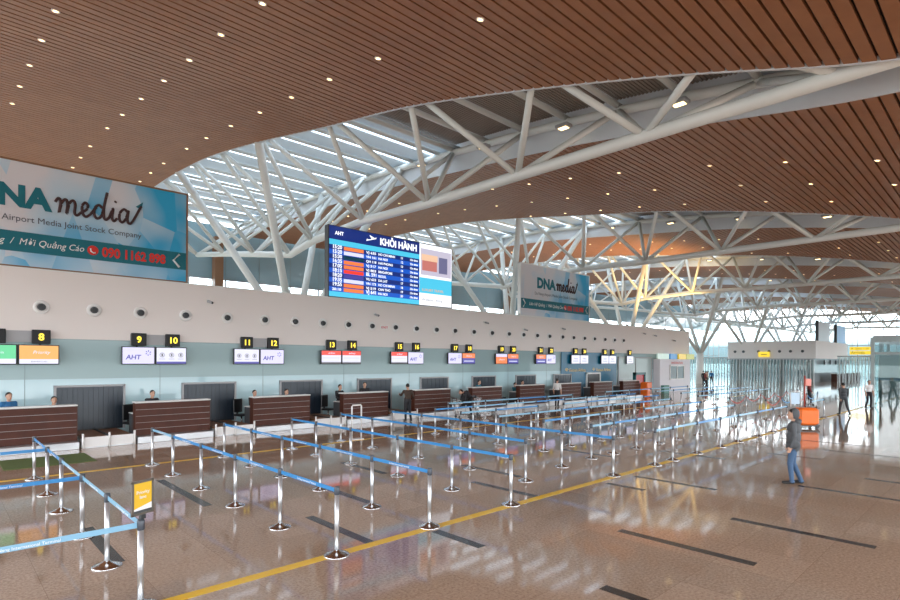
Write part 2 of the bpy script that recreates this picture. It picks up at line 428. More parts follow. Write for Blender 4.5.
# wall cameras
DEV = [(9.1, 5.49), (18.35, 5.47), (27.63, 5.5), (31.91, 5.2), (36.77, 5.49), (50.41, 5.62), (52.73, 5.5), (57.08, 5.13)]
t = thing('security_camera', 'x', 'camera', (0, 0, 0), 0, 'cameras on the white wall')
MB().box(-.05, .05, -.06, 0, -.06, .06).build('mount', M['white'], t)
MB().tube((0, -.05, 0), (0, -.16, -.03), .022).build('mount_arm', M['white'], t)
cb_ = MB().tube((-.05, -.13, -.03), (.05, -.33, -.10), .055, 12).build('camera_body', M['grey'], t)
MB().tube((.05, -.33, -.10), (.056, -.345, -.105), .04, 12).build('camera_lens', M['black'], cb_)
for i, (x, z) in enumerate(DEV):
    r = t if i == 0 else dup(t)
    r.location = (x*.887, WY, 2.835+(z-2.835)*.887); r['label'] = 'small grey security camera high on white wall, %s from the near billboard' % nth(i)
t = thing('exit_sign', 'small red and white exit box on white wall under the departures board', 'sign', (16.9, WY, 4.52))
MB().bevbox(-.26, .26, -.06, 0, -.10, .10, .01).build('housing', M['white'], t)
text('EXIT', .15, (0, -.064, -.055), M['redink'], t, width=.42, align='CENTER', bold=.004)

# ------------------------------------------------------------------ number signs and check-in screens
YD = screen('yellow_digit', (1, .72, .03), 1.3); NBOX = mat('number_box', (.008, .008, .009), .45, spec=.3)
SW = screen('screen_white', (.60, .60, .74), 1.0); SL = screen('screen_lavender', (.55, .53, .78), 1.0); SG = screen('screen_green', (.10, .55, .25), .9); SO = screen('screen_orange', (.80, .36, .08), .9)
SR = screen('screen_red', (.85, .05, .03), .9); SB = screen('screen_blue', (.10, .12, .62), .9); SOR = screen('screen_orange_red', (.9, .22, .06), .8); SI = screen('screen_indigo', (.06, .055, .30), .9)
def screen_content(kind, t, w=1.04, h=.60):
    def q(name, x0, x1, z0, z1, m, y=-.105): return MB().box(x0, x1, y, -.095, z0, z1).build(name, m, t)
    if kind == 'green':
        t = q('picture', 0, w, 0, h, SW); q('banner', 0, w, .16, h, SG, -.107); text('Check-in', .12, (w/2, -.11, .33), SW, t, align='CENTER')
    elif kind == 'orange':
        t = q('picture', 0, w, 0, h, SW); q('banner', 0, w, .15, h, SO, -.107); text('Priority', .15, (w*.55, -.11, .33), SW, t, align='CENTER', shear=.3)
        text('BUSINESS CLASS', .06, (w/2, -.11, .05), M['greyink'], t, align='CENTER')
    elif kind == 'logo':
        t = q('picture', 0, w, 0, h, SL)
        text('AHT', .24, (.1, -.11, .16), SI, t, bold=.006, shear=.15)
        b = MB()
        for k in range(6):
            a = k*PI/3+.2; b.poly([(.84+.03*math.cos(a), -.112, .40+.03*math.sin(a)), (.84+.10*math.cos(a+.5), -.112, .40+.10*math.sin(a+.5)), (.84+.10*math.cos(a), -.112, .40+.10*math.sin(a))])
        b.build('logo', SI, t)
    elif kind == 'icons':
        t = q('picture', 0, w, 0, h, SW); q('banner', 0, w, 0, .08, SI, -.107)
        for k in range(3):
            x = .19+k*.33
            ib = MB().lathe([(.09, .105), (.09, .109)], x, 0, .33, 20, axis='y'); ib.build('icon', M['greyink'], t)
            MB().lathe([(.072, .108), (.072, .111)], x, 0, .33, 20, axis='y').build('icon', SW, t)
            MB().box(x-.03, x+.03, -.113, -.108, .28, .38).build('icon', M['greyink'], t)
            MB().box(x-.1, x+.1, -.111, -.105, .17, .185).build('caption', M['greyink'], t)
    elif kind == 'red':
        t = q('picture', 0, w, 0, h, SW); q('banner', 0, w, .40, h, SR, -.107); text('airlines', .13, (w/2, -.11, .46), SW, t, align='CENTER', shear=.3)
        q('banner', .08, w-.08, .24, .30, SL, -.107); q('banner', 0, w, 0, .07, M['greyink'], -.107)
    elif kind == 'orangeblue':
        t = q('picture', 0, w, 0, h, SI); q('banner', 0, w, .32, h, SOR, -.107); text('Check-in', .13, (w/2, -.11, .41), SW, t, align='CENTER', shear=.3); q('banner', .12, w-.12, .12, .17, SW, -.107)
    elif kind == 'orangered':
        t = q('picture', 0, w, 0, h, SOR); q('banner', 0, w, .42, h, SL, -.107); text('Check-in', .15, (w/2, -.11, .2), SW, t, align='CENTER', shear=.3)
    elif kind == 'white':
        t = q('picture', 0, w, 0, h, SW); text('Check-in', .13, (w/2, -.11, .32), SI, t, align='CENTER', shear=.3); q('banner', .2, w-.2, .16, .2, M['greyink'], -.107)
KIND = {7: 'green', 8: 'orange', 9: 'logo', 10: 'icons', 11: 'icons', 12: 'logo', 13: 'red', 14: 'red', 15: 'red', 16: 'logo', 17: 'logo', 18: 'orangeblue', 19: 'orangered', 20: 'orangeblue', 21: 'orangeblue', 22: 'logo', 23: 'white', 24: 'white', 25: 'white', 26: 'white', 27: 'white'}
DESC = {'green': 'showing a green picture', 'orange': 'showing an orange picture', 'logo': 'showing an indigo AHT logo', 'icons': 'showing three round icons', 'red': 'showing a red and white page', 'orangeblue': 'showing orange over blue', 'orangered': 'showing an orange-red page', 'white': 'showing a white airline page'}
for k in range(-1, 10):
    x0 = 4.985+4.085*k
    nums = [(9+2*k, 0), (10+2*k, 1)] if k < 9 else [(27, 0)]
    if k == -1: nums = [(7, 0), (8, 1)]
    bx = x0+.78
    t = thing('sign_bracket', 'plain grey mounting plate behind number signs %s' % ' and '.join(str(n) for n, _ in nums), 'bracket', (x0, WY, 0), 0, 'sign mounting plates')
    MB().box(.3, 1.96 if len(nums) == 2 else .8, -.07, .0, 3.36, 3.74).build('mounting_plate', M['grey'], t)
    rb = MB()
    for xx in ((.5, 1.7) if len(nums) == 2 else (.5,)): rb.box(xx-.03, xx+.03, -.085, -.07, 2.62, 3.40)
    rb.build('hanger_bar', M['darkgrey'], t)
    yo = -.07 if k in (7, 8) else 0
    t.location.y += yo
    for n, s in nums:
        sx = x0+.305+s*1.17
        t = thing('number_sign', 'black box sign with glowing yellow number %d on white wall' % n, 'sign', (sx, WY-.07+yo, 3.31), 0, 'check-in number signs')
        hb_ = MB().bevbox(0, .5, -.12, 0, 0, .47, .012).build('housing', NBOX, t)
        text(str(n), .32, (.25, -.124, .125), YD, hb_, align='CENTER', bold=.01, name='number')
        t = thing('check_in_screen', 'wall screen %s below number sign %d' % (DESC[KIND[n]], n), 'screen', (x0+.02+s*1.13, WY-.085+yo, 2.65), 0, 'check-in screens')
        MB().bevbox(-.03, 1.07, -.095, 0, -.03, .63, .01).build('screen_housing', M['black'], t)
        screen_content(KIND[n], t)

# ------------------------------------------------------------------ check-in desks
DX, DY, DP, DW = 4.98, 20.6, 4.09, 2.42
def desk(wd=DW):
    t = thing('check_in_desk', 'x', 'counter', (0, 0, 0), 0, 'walnut check-in desks')
    MB().bevbox(-.02, wd+.02, -.35, .85, 0, .22, .01).build('plinth', M['stainless'], t)
    MB().box(.02, wd-.02, .05, .30, .22, 1.30).build('carcass', M['darkgrey'], t)
    f = MB(); g = MB()
    zs = [.22, .44, .66, .88, 1.10, 1.32]
    for a, b in zip(zs, zs[1:]): f.box(0, wd, 0, .05, a+.006, b-.006); g.box(0, wd, .006, .052, b-.006, b+.006)
    f.build('front_board', M['walnut'], t); g.build('front_reveal', M['grey'], t)
    MB().bevbox(-.03, wd+.03, -.03, .40, 1.325, 1.365, .008).build('worktop', M['white'], t)
    MB().box(-.02, 0, 0, .30, .22, 1.325).build('end_trim', M['walnut'], t); MB().box(wd, wd+.02, 0, .30, .22, 1.325).build('end_trim', M['walnut'], t)
    MB().box(.0, .6, .3, .85, .22, .93).build('side_desk', M['darkgrey'], t); MB().bevbox(-.02, wd, .32, .87, .93, .96, .006).build('side_worktop', M['white'], t)
    for xx in (.75, 1.75):
        m = MB(); m.box(xx-.2, xx+.2, .62, .65, 1.06, 1.32); m.box(xx-.03, xx+.03, .65, .68, .96, 1.15); m.box(xx-.1, xx+.1, .58, .74, .96, .975)
        mo = m.build('computer_monitor', M['black'], t); MB().box(xx-.18, xx+.18, .65, .655, 1.08, 1.30).build('monitor_picture', M['greyink'], mo)
    return t
d0 = None
for k in range(-1, 9):
    nm = 'number signs %d and %d' % (9+2*k, 10+2*k)
    if k == -1: nm = 'number signs 7 and 8'
    if d0 is None: d0 = r = desk()
    else: r = dup(d0)
    r.location = (DX+DP*k, DY, 0)
    r['label'] = 'walnut-boarded check-in desk with white top, below %s' % nm

# baggage hatches in the wall, and conveyors between the desks
h0 = thing('baggage_hatch', 'x', 'hatch', (0, 0, 0), 0, 'baggage hatches')
fr = MB(); fr.box(-.07, 0, -.06, .03, .3, 1.9); fr.box(2.0, 2.07, -.06, .03, .3, 1.9); fr.box(-.07, 2.07, -.06, .03, 1.83, 1.9)
fr.build('hatch_frame', M['grey'], h0)
cu = MB()
for i in range(13): cu.box(.01+i*.1525, .01+i*.1525+.146, -.02-(i % 2)*.012, -.008-(i % 2)*.012, .36, 1.83)
cu.build('strip_curtain', M['rubber'], h0)
MB().box(0, 2.0, -.004, .025, .3, 1.83).build('dark_recess', M['black'], h0)
c0 = thing('baggage_conveyor', 'x', 'conveyor', (0, 0, 0), 0, 'baggage conveyors between the desks')
MB().box(0, 1.46, -.1, 2.05, 0, .26).build('conveyor_bed', M['stainless'], c0)
for a in (.04, .76):
    MB().bevbox(a, a+.66, -.08, 2.05, .26, .33, .015).build('conveyor_belt', M['bag_belt'], c0)
fp = MB(); fp.box(.04, .70, -.14, -.1, .03, .34); fp.box(.76, 1.42, -.14, -.1, .03, .34); fp.build('front_panel', M['white'], c0)
MB().box(.705, .755, -.1, 2.05, .26, .37).build('divider_rail', M['darkgrey'], c0)
for a in (.0, .72, 1.44): MB().tube((a+.01, -.17, 0), (a+.01, -.17, .46), .035, 10).build('corner_post', M['white'], c0)
for k in range(9):
    if k < 8: r = h0 if k == 0 else dup(h0)
    if k < 8: r.location = (3.06+4.09*k, WY-(.085 if k == 7 else 0), 0); r['label'] = 'dark strip-curtain baggage hatch in glass wall, between number signs %d and %d' % (8+2*k, 9+2*k)
    r = c0 if k == 0 else dup(c0)
    r.location = (DX+DP*k-1.56, DY-.15, 0); r['label'] = 'low twin baggage conveyor with white front, between desks %d and %d' % (8+2*k, 9+2*k)

# office chairs
o0 = thing('office_chair', 'x', 'chair', (0, 0, 0), 0, 'staff chairs behind the desks')
MB().bevbox(-.24, .24, -.24, .24, .48, .56, .03).build('seat', M['black'], o0)
MB().bevbox(-.23, .23, .2, .27, .62, 1.18, .03).build('backrest', M['black'], o0)
MB().tube((0, 0, .1), (0, 0, .48), .03).build('gas_column', M['chrome'], o0)
st = MB()
for i in range(5): st.tube((0, 0, .1), (.27*math.cos(i*1.2566), .27*math.sin(i*1.2566), .05), .02, 8); st.ell((.27*math.cos(i*1.2566), .27*math.sin(i*1.2566), .03), (.03, .03, .03), 8, 6)
st.build('star_base', M['darkgrey'], o0)
MB().box(-.03, .03, .22, .28, .5, .7).build('back_bracket', M['darkgrey'], o0)
for i, (x, y, rz, wh) in enumerate([(5.22, 22.05, .3, 'desk under screens 9 and 10'), (9.3, 22.3, .3, 'desk under screens 11 and 12'), (13.4, 22.3, .3, 'desk under screens 13 and 14'), (25.7, 22.3, .3, 'desk under screens 19 and 20')]):
    r = o0 if i == 0 else dup(o0)
    r.location = (x, y, 0); r.rotation_euler = (0, 0, rz); r['label'] = 'black office chair at the open end of the ' + wh

# teal airline backdrop on the wall
t = thing('airline_backdrop', 'large teal panel with two gold airline names on glass wall', 'wall panel', (32.6, WY, 0))
MB().box(0, 7.7, -.06, -.022, 0.0, 3.48).build('backing_panel', M['teal'], t)
for x in (.5, 4.1):
    text('Vietnam Airlines', .34, (x+.45, -.07, 2.05), M['gold'], t, width=2.2, bold=.004)
    b = MB()
    for k in range(5):
        a = PI/2 + (k-2)*.5
        b.poly([(x+.15, -.065, 2.08), (x+.15+.2*math.cos(a-.16), -.065, 2.1+.2*math.sin(a-.16)), (x+.15+.26*math.cos(a), -.065, 2.1+.26*math.sin(a)), (x+.15+.2*math.cos(a+.16), -.065, 2.1+.2*math.sin(a+.16))])
    b.build('lotus_logo', M['gold'], t)
t = thing('framed_doorway', 'white-framed dark baggage doorway in teal panel', 'doorway', (35.75, WY-.065, 0))
fr = MB(); fr.box(0, .12, -.08, 0, .3, 1.95); fr.box(1.9, 2.02, -.08, 0, .3, 1.95); fr.box(0, 2.02, -.08, 0, 1.85, 1.95); fr.build('doorway_frame', M['white'], t)
MB().box(.12, 1.9, -.04, 0, .3, 1.85).build('dark_opening', M['black'], t)
# glass door beyond the teal panel
t = struct(MB().box(40.7, 46.4, WY-.02, WY+.01, 0, 3.1).build('door_1', mat('frosted_door', (.42, .52, .51), .2)))
fr = MB(); fr.box(40.6, 40.7, WY-.06, WY, 0, 3.2); fr.box(46.4, 46.5, WY-.06, WY, 0, 3.2); fr.box(40.6, 46.5, WY-.06, WY, 3.1, 3.2); fr.box(43.5, 43.58, WY-.05, WY-.02, 0, 3.1); fr.build('door_frame', M['grey'], t)
MB().tube((43.3, WY-.08, .9), (43.3, WY-.08, 1.5), .02).build('door_handle', M['chrome'], t)
# kiosk by the last desk
t = thing('display_kiosk', 'teal framed kiosk with red display beside the last check-in desk', 'kiosk', (41.1, 20.9, 0))
MB().bevbox(-.75, .75, 0, .4, 0, 1.05, .02).build('kiosk_base', M['walnut'], t)
fr = MB(); fr.box(-.85, -.7, .05, .3, 0, 1.95); fr.box(.7, .85, .05, .3, 0, 1.95); fr.box(-.85, .85, .05, .3, 1.75, 1.95); fr.build('kiosk_frame', mat('kiosk_teal', (.01, .10, .11), .4), t)
MB().box(-.7, .7, .15, .2, 1.05, 1.75).build('kiosk_display', mat('red_display', (.55, .04, .05), .4), t)
t = tag(MB().bevbox(40.3, 41.1, 20.0, 20.6, 0, 1.2, .05).build('orange_box', M['orange']), 'orange box standing before the teal framed kiosk', 'box')
# white booth
t = thing('service_booth', 'white service booth with a two-pane window at end of wall', 'booth', (46.9, 22.1, 0))
MB().bevbox(0, 6.4, 0, 2.4, 0, 3.05, .03).build('booth_body', mat('booth_white', (.72, .70, .74), .4), t)
fr = MB(); fr.box(1.9, 5.0, -.06, 0, 1.15, 1.25); fr.box(1.9, 5.0, -.06, 0, 2.4, 2.5); fr.box(1.9, 2.0, -.06, 0, 1.15, 2.5); fr.box(4.9, 5.0, -.06, 0, 1.15, 2.5); fr.box(3.4, 3.5, -.06, 0, 1.15, 2.5)
fr.build('window_frame', M['white'], t); MB().box(2.0, 4.9, -.02, .0, 1.25, 2.4).build('window_glass', mat('booth_glass', (.12, .16, .17), .08), t)
text('INFORMATION', .26, (3.45, -.02, 2.62), M['redink'], t, width=2.4, align='CENTER')
MB().box(.2, 1.2, -.3, 0, 0, .7).build('green_box', mat('booth_green', (.06, .22, .18), .5), t)
SGN = [('white and green', (.6, .75, .66), -.2, 2.0), ('blue', (.05, .25, .55), 2.3, 3.7), ('yellow', (.85, .58, .03), 4.1, 5.7), ('yellow-green', (.5, .5, .08), 5.8, 7.6)]
for nm, c, a, b in SGN:
    t = thing('shop_sign', '%s sign board standing on the white service booth' % nm, 'sign', (46.9+a, 22.2, 3.05), 0, 'sign boards on the booth')
    MB().bevbox(0, b-a, 0, .12, 0, .5, .01).build('sign_panel', screen('sign_'+nm.replace(' ', '_'), c, .55), t)
    MB().box(.1, b-a-.1, .12, .2, 0, .1).build('sign_foot', M['grey'], t)

# ------------------------------------------------------------------ billboards and departures board
BW, BH, BZ, BY = 8.2, 3.45, 5.835, WY-.02
def billboard(x, label, fm):
    t = thing('billboard', label, 'billboard', (x, BY, BZ), 0, 'airport advertising billboards')
    MB().box(0, BW, .02, .22, 0, BH).build('billboard_panel', BILL, t)
    f = MB(); f.box(-.06, 0, -.02, .24, 0, BH+.05); f.box(BW, BW+.06, -.02, .24, 0, BH+.05); f.box(-.06, BW+.06, -.02, .24, BH, BH+.06); f.box(-.06, BW+.06, -.02, .24, -.0, .04)
    f.build('billboard_frame', fm, t)
    for xx in (1.5, BW-1.5): MB().box(xx-.06, xx+.06, .06, .18, -.005, .0).build('post_foot', M['grey'], t)
    MB().box(.0, BW, .008, .02, .50, 1.16).build('teal_band', M['tealink'], t)
    text('DNA', .95, (1.74, .005, 2.0), M['tealink'], t, width=2.15, bold=.05)
    # "media" drawn as one joined brush script
    S = [[(0,.35),(.1,.5),(.17,.38),(.12,0),(.2,.35),(.32,.5),(.38,.35),(.35,0),(.44,.38),(.56,.5),(.62,.35),(.6,.08),(.68,0),(.8,.12)],
         [(.8,.12),(.98,.26),(1.02,.42),(.93,.5),(.84,.35),(.86,.1),(.96,0),(1.1,.1)],
         [(1.1,.1),(1.3,.4)],[(1.5,.4),(1.38,.5),(1.24,.34),(1.24,.1),(1.34,0),(1.48,.15),(1.58,.6),(1.66,1.0)],[(1.66,1.0),(1.56,.5),(1.55,.12),(1.62,0),(1.74,.12)],
         [(1.74,.12),(1.86,.46),(1.83,.1),(1.9,0),(2.0,.12)],[(1.93,.7),(1.96,.74)],
         [(2.36,.42),(2.24,.5),(2.1,.34),(2.08,.1),(2.18,0),(2.3,.15),(2.4,.48)],[(2.4,.48),(2.36,.14),(2.42,0),(2.55,.1),(2.85,.72)]]
    ln = MB()
    def smooth(P, n=5):
        out = []
        for i in range(len(P)-1):
            p0 = P[max(i-1,0)]; p1 = P[i]; p2 = P[i+1]; p3 = P[min(i+2,len(P)-1)]
            for j in range(n):
                u = j/n
                out.append(tuple(.5*((2*p1[c])+(-p0[c]+p2[c])*u+(2*p0[c]-5*p1[c]+4*p2[c]-p3[c])*u*u+(-p0[c]+3*p1[c]-3*p2[c]+p3[c])*u**3) for c in (0,1)))
        out.append(P[-1]); return out
    for st_ in S: ln.path([(3.98+a*.92, .0, 1.98+b*.98) for a, b in smooth(st_)], .048, 6)
    ln.build('script_lettering', M['ink'], t)
    text('Da Nang Airport Media Joint Stock Company', .28, (1.5, .012, 1.5), mat('slate_ink', (.09, .10, .13), .5), t, width=5.1)
    MB().poly([(6.42, .0, 2.64), (6.67, .0, 2.86), (6.61, .0, 2.56)]).build('arrow_tip', M['tealink'], t)
    text('Liên Hệ Quảng  /  Mời Quảng Cáo', .3, (.9, .004, .74), M['whiteink'], t, width=3.9, shear=.25)
    pi_ = MB().lathe([(.17, 0), (.17, .014)], 5.08, .018, .83, 20, axis='y').build('phone_icon', M['redink'], t)
    MB().path([(5.01, .0, .89), (5.02, .0, .79), (5.10, .0, .74), (5.16, .0, .76)], .025, 6).build('phone_handset', M['whiteink'], pi_)
    text('090 1162 898', .46, (5.36, .004, .66), M['redink'], t, width=2.1, bold=.02)
    for sx in (1, -1):
        X = .35 if sx == -1 else BW-.35
        MB().path([(X+sx*.1, .0, 1.08), (X-sx*.12, .0, .83), (X+sx*.1, .0, .58)], .045, 6).build('chevron', M['whiteink'], t)
    return t
def bill_mat():
    # pale print with hard-edged blue facets that gather at the upper end
    m = mat('billboard_print', (.6, .66, .7), .3); nt = m.node_tree; b = nt.nodes['Principled BSDF']
    tc = nt.nodes.new('ShaderNodeTexCoord'); sp = nt.nodes.new('ShaderNodeSeparateXYZ')
    mp = nt.nodes.new('ShaderNodeMapping'); mp.inputs['Rotation'].default_value = (0, .62, 0); mp.inputs['Scale'].default_value = (.75, 1, .42)
    v = nt.nodes.new('ShaderNodeTexVoronoi'); v.feature = 'F1'; v.inputs['Scale'].default_value = 1.25
    n = nt.nodes.new('ShaderNodeTexNoise'); n.inputs['Scale'].default_value = .45; n.inputs['Detail'].default_value = 1.5
    mr = nt.nodes.new('ShaderNodeMapRange'); mr.inputs['From Min'].default_value = 1.5; mr.inputs['From Max'].default_value = 8.0; mr.inputs['To Min'].default_value = -.22; mr.inputs['To Max'].default_value = .20
    sx = nt.nodes.new('ShaderNodeSeparateColor'); a1 = nt.nodes.new('ShaderNodeMath'); a1.operation = 'MULTIPLY_ADD'; a1.inputs[1].default_value = .34
    a2 = nt.nodes.new('ShaderNodeMath'); a2.operation = 'ADD'
    cr = nt.nodes.new('ShaderNodeValToRGB'); e = cr.color_ramp.elements
    e[0].position = .42; e[0].color = (.70, .69, .73, 1); e[1].position = .92; e[1].color = (.03, .40, .70, 1)
    x = e.new(.60); x.color = (.50, .66, .78, 1)
    L = nt.links.new
    L(tc.outputs['Object'], mp.inputs['Vector']); L(mp.outputs[0], v.inputs['Vector']); L(tc.outputs['Object'], n.inputs['Vector']); L(tc.outputs['Object'], sp.inputs[0])
    L(sp.outputs['X'], mr.inputs['Value']); L(v.outputs['Color'], sx.inputs[0]); L(sx.outputs[0], a1.inputs[0]); L(n.outputs['Fac'], a1.inputs[2])
    L(a1.outputs[0], a2.inputs[0]); L(mr.outputs[0], a2.inputs[1]); L(a2.outputs[0], cr.inputs['Fac']); L(cr.outputs['Color'], b.inputs['Base Color'])
    return m
BILL = bill_mat()
billboard(-.98, 'large blue and white media billboard on wall nearest the camera', M['woodframe'])
billboard(28.02, 'blue and white media billboard on wall beyond the departures board', M['white'])

t = thing('departures_board', 'large lit blue departures board standing on the white wall', 'display board', (13.6, BY, BZ))
MB().box(0, 8.15, .02, .35, 0, BH).build('board_housing', M['darkgrey'], t)
NAVY = screen('board_navy', (.006, .022, .15), 1); B1 = screen('board_dark_row', (.004, .02, .15), 1); B2 = screen('board_light_row', (.006, .08, .46), 1); CY = screen('board_cyan', (.06, .46, .66), 1); WT = screen('board_text', (.9, .93, 1), 1)
LW = 5.66
def q(name, x0, x1, z0, z1, m, y=.0, par=None): return MB().box(x0, x1, y, .02, z0, z1).build(name, m, par or t)
q('header_band', .05, LW, 2.78, BH-.04, NAVY); q('cyan_band', .05, LW, 2.52, 2.78, CY); q('cyan_band', .05, LW, .04, .28, CY)
LOGO = [SOR, SW, M['teal'], SOR, SOR, SR, SI, SW, SOR, SOR]
times = '15:20 15:20 15:30 16:35 17:05 18:15 18:20 19:35 19:55 20:10'.split()
rows = 10; z1 = 2.52; hh = (2.52-.28)/rows
for i in range(rows):
    fr_ = q('flight_row', .05, LW, z1-(i+1)*hh, z1-i*hh, B1 if i % 2 == 0 else B2)
    q('airline_logo', .85, 2.0, z1-(i+1)*hh+.025, z1-i*hh-.025, LOGO[i], -.008, fr_)
    zt = z1-(i+1)*hh+.055
    text(times[i], .17, (.2, -.006, zt), WT, fr_, width=.5, bold=.004)
    text(['VJ 635', 'VN 161', 'QH 118', 'VJ 517', 'VJ 803', 'BL 591', 'VU 633', 'VN 173', 'VJ 519', 'VJ 641'][i], .17, (2.15, -.006, zt), WT, fr_, width=.62, bold=.004)
    text(['HO CHI MINH', 'HA NOI', 'HAI PHONG', 'HA NOI', 'SINGAPORE', 'SEOUL', 'DA LAT', 'HO CHI MINH', 'CAN THO', 'HA NOI'][i], .17, (2.9, -.006, zt), WT, fr_, bold=.004)
    text('%02d' % (11+i), .17, (4.35, -.006, zt), WT, fr_, bold=.004); text('On time', .16, (5.0, -.006, zt), WT, fr_, bold=.004)
text('AHT', .24, (.35, -.004, 3.02), WT, t, bold=.008); text('KHỞI HÀNH', .48, (3.0, -.004, 2.92), WT, t, width=2.45, bold=.02)
MB().poly([(2.15+a, -.004, z) for a, z in ((0, 2.98), (.6, 3.16), (.65, 3.24), (.5, 3.2), (.25, 3.3), (.2, 3.28), (.33, 3.13), (.15, 3.07), (.05, 3.1))]).build('plane_icon', WT, t)
q('advert_panel', LW+.02, 8.1, .04, BH-.04, WT)
q('advert_photo', LW+.1, 8.05, 1.7, 3.15, screen('ad_photo', (.45, .42, .52), 1), -.004); q('advert_photo', LW+.2, 6.95, 1.95, 2.5, screen('ad_photo_red', (.45, .15, .13), 1), -.008); q('advert_photo', 7.1, 7.75, 1.9, 2.8, screen('ad_photo_dark', (.12, .12, .22), 1), -.008); q('advert_photo', LW+.15, 7.0, 2.5, 2.85, screen('ad_photo_tan', (.7, .45, .3), 1), -.008)
q('cyan_band', LW+.02, 8.1, .7, 1.55, CY, -.004); text('LUXURY TRAVEL', .2, (LW+.2, -.008, .82), SO, t, width=1.6); text('shopping • dining', .18, (LW+.2, -.008, .3), M['greyink'], t, width=1.5)

# ------------------------------------------------------------------ roof: slatted ceilings, trusses, decks
ZP = [(-12, 7.9), (-6, 8.3), (2, 9.15), (5.2, 10.0), (10, 10.98), (14.65, 11.7), (19.35, 12.25), (24.2, 12.85), (29, 13.35), (34, 13.6), (60, 13.9)]
WL = [(-12, 0), (-2, .0), (2, .4), (5.2, 1.1), (10, 2.0), (14.65, 3.05), (19.35, 3.5), (24.2, 4.2), (29, 4.7), (34, 4.9), (40, 5.0), (60, 4.3)]
WR = [(-12, .02), (-6, .1), (0, .9), (2, 1.45), (4.2, 2.1), (5.6, 2.45), (10, 3.0), (14.65, 3.5), (19.35, 3.9), (24.2, 4.4), (29, 4.8), (34, 5.0), (60, 4.6)]
def interp(P, y):
    for (a, b), (c, d) in zip(P, P[1:]):
        if a <= y <= c: return b+(d-b)*(y-a)/(c-a)
    return P[-1][1] if y > P[-1][0] else P[0][1]
def sm(P, y): return (interp(P, y-1.6)+interp(P, y-.8)+interp(P, y)+interp(P, y+.8)+interp(P, y+1.6))/5
zc = lambda y: sm(ZP, y); wl = lambda y: sm(WL, y); wr = lambda y: sm(WR, y)
C0, CP, NT = 15.0, 19.0, 7
YA, YB, PIT, GAP = -10.0, 47.5, .318, .062
def panel(first):
    s = MB(); y = YA
    while y < YB:
        a, b = y+GAP/2, y+PIT-GAP/2; m = (a+b)/2
        xa = -16-C0 if first else wr(m)-CP
        xb = -wl(m)
        za, zb = zc(a), zc(b); v = len(s.v)
        s.v += [(xa,a,za),(xb,a,za),(xb,b,zb),(xa,b,zb),(xa,a,za+.1),(xb,a,za+.1),(xb,b,zb+.1),(xa,b,zb+.1)]
        for qd in ((0,3,2,1),(0,1,5,4),(1,2,6,5),(2,3,7,6),(3,0,4,7)): s.face(tuple(v+i for i in qd))
        y += PIT
    N = 70; ys = [YA+(YB-YA)*i/N for i in range(N+1)]
    bk = MB()
    for y in ys:
        xa = -16-C0 if first else wr(y)-CP
        z = zc(y)+.11
        bk.v += [(xa, y, z), (-wl(y), y, z), (xa, y, z+.6), (-wl(y), y, z+.6)]
    for i in range(N):
        j = i*4; bk.face((j, j+4, j+5, j+1)); bk.face((j+2, j+3, j+7, j+6))
    fa = MB()
    def edge(fx, sgn):
        b = len(fa.v)
        for y in ys:
            x = fx(y); z = zc(y)
            fa.v += [(x, y, z-.02), (x, y, z+1.36), (x+sgn*.07, y, z+1.36), (x+sgn*.07, y, z-.02)]
        for i in range(N):
            j = b+i*4
            for k in range(4): fa.face((j+k, j+(k+1) % 4, j+4+(k+1) % 4, j+4+k))
    edge(lambda y: -wl(y)+.0, 1)
    if not first: edge(lambda y: wr(y)-CP, -1)
    return s.mesh('ceiling_slats', M['slat']), bk.mesh('ceiling_backing', M['backing']), fa.mesh('edge_fascia', M['fascia'])
P0, P1 = panel(True), panel(False)
for k in range(NT):
    P = P0 if k == 0 else P1
    c = struct(link('ceiling', P[0], None, (C0+CP*k, 0, 0)))
    link('ceiling_backing', P[1], c); link('edge_fascia', P[2], c)

# deck with purlins and skylight blades above each truss (structure)
YS = 19.6
def deck():
    d = MB(); N = 30; ys = [YA+(YS-YA)*i/N for i in range(N+1)]
    for y in ys: d.v += [(-wl(y)-.8, y, zc(y)+1.35), (wr(y)+.8, y, zc(y)+1.35), (-wl(y)-.8, y, zc(y)+1.43), (wr(y)+.8, y, zc(y)+1.43)]
    for i in range(N): j = 4*i; d.face((j, j+4, j+5, j+1)); d.face((j+2, j+3, j+7, j+6))
    root = struct(d.build('roof', M['deck'], None, (C0, 0, 0)))
    p = MB(); y = 2.8
    while y < YS+.3:
        p = MB().tube((-wl(y)-.2, y, zc(y)+1.0), (wr(y)+.3, y, zc(y)+1.0), .115, 8); p.build('purlin', M['steel'], root); y += 2.375
    rb = MB(); y = YA+.1
    while y < YS: rb.box(-wl(y)-.7, wr(y)+.7, y, y+.07, zc(y)+1.32, zc(y)+1.36); y += .15
    rb.build('deck_rib', M['deck'], root)
    sh = MB(); bl = MB(); y = YS
    y = YS-.5
    while y < YB:
        z = zc(y)+1.2; xa, xb = -wl(y)-.8, wr(y)+.8; e = 2.36; v = len(bl.v)
        a, b = y, y+1.98
        bl.v += [(xa,a,z-.08),(xb,a,z-.08),(xb,b,z+.12),(xa,b,z+.12),(xa,a,z-.04),(xb,a,z-.04),(xb,b,z+.16),(xa,b,z+.16)]
        for qd in ((0,3,2,1),(4,5,6,7),(0,1,5,4),(1,2,6,5),(2,3,7,6),(3,0,4,7)): bl.face(tuple(v+i for i in qd))
        sh.box(xa, xb, y-.05, y+e, z+.2, z+.22)
        y += e
    y = YS+.9
    while y < YB:
        MB().tube((-wl(y)-.2, y, zc(y)+.98), (wr(y)+.3, y, zc(y)+.98), .1, 8).build('purlin', M['steel'], root); y += 2.36
    bl.build('louvre_blade', M['blade'], root); sh.build('skylight_sheet', M['sky_pane'], root)
    return root
D0 = deck()
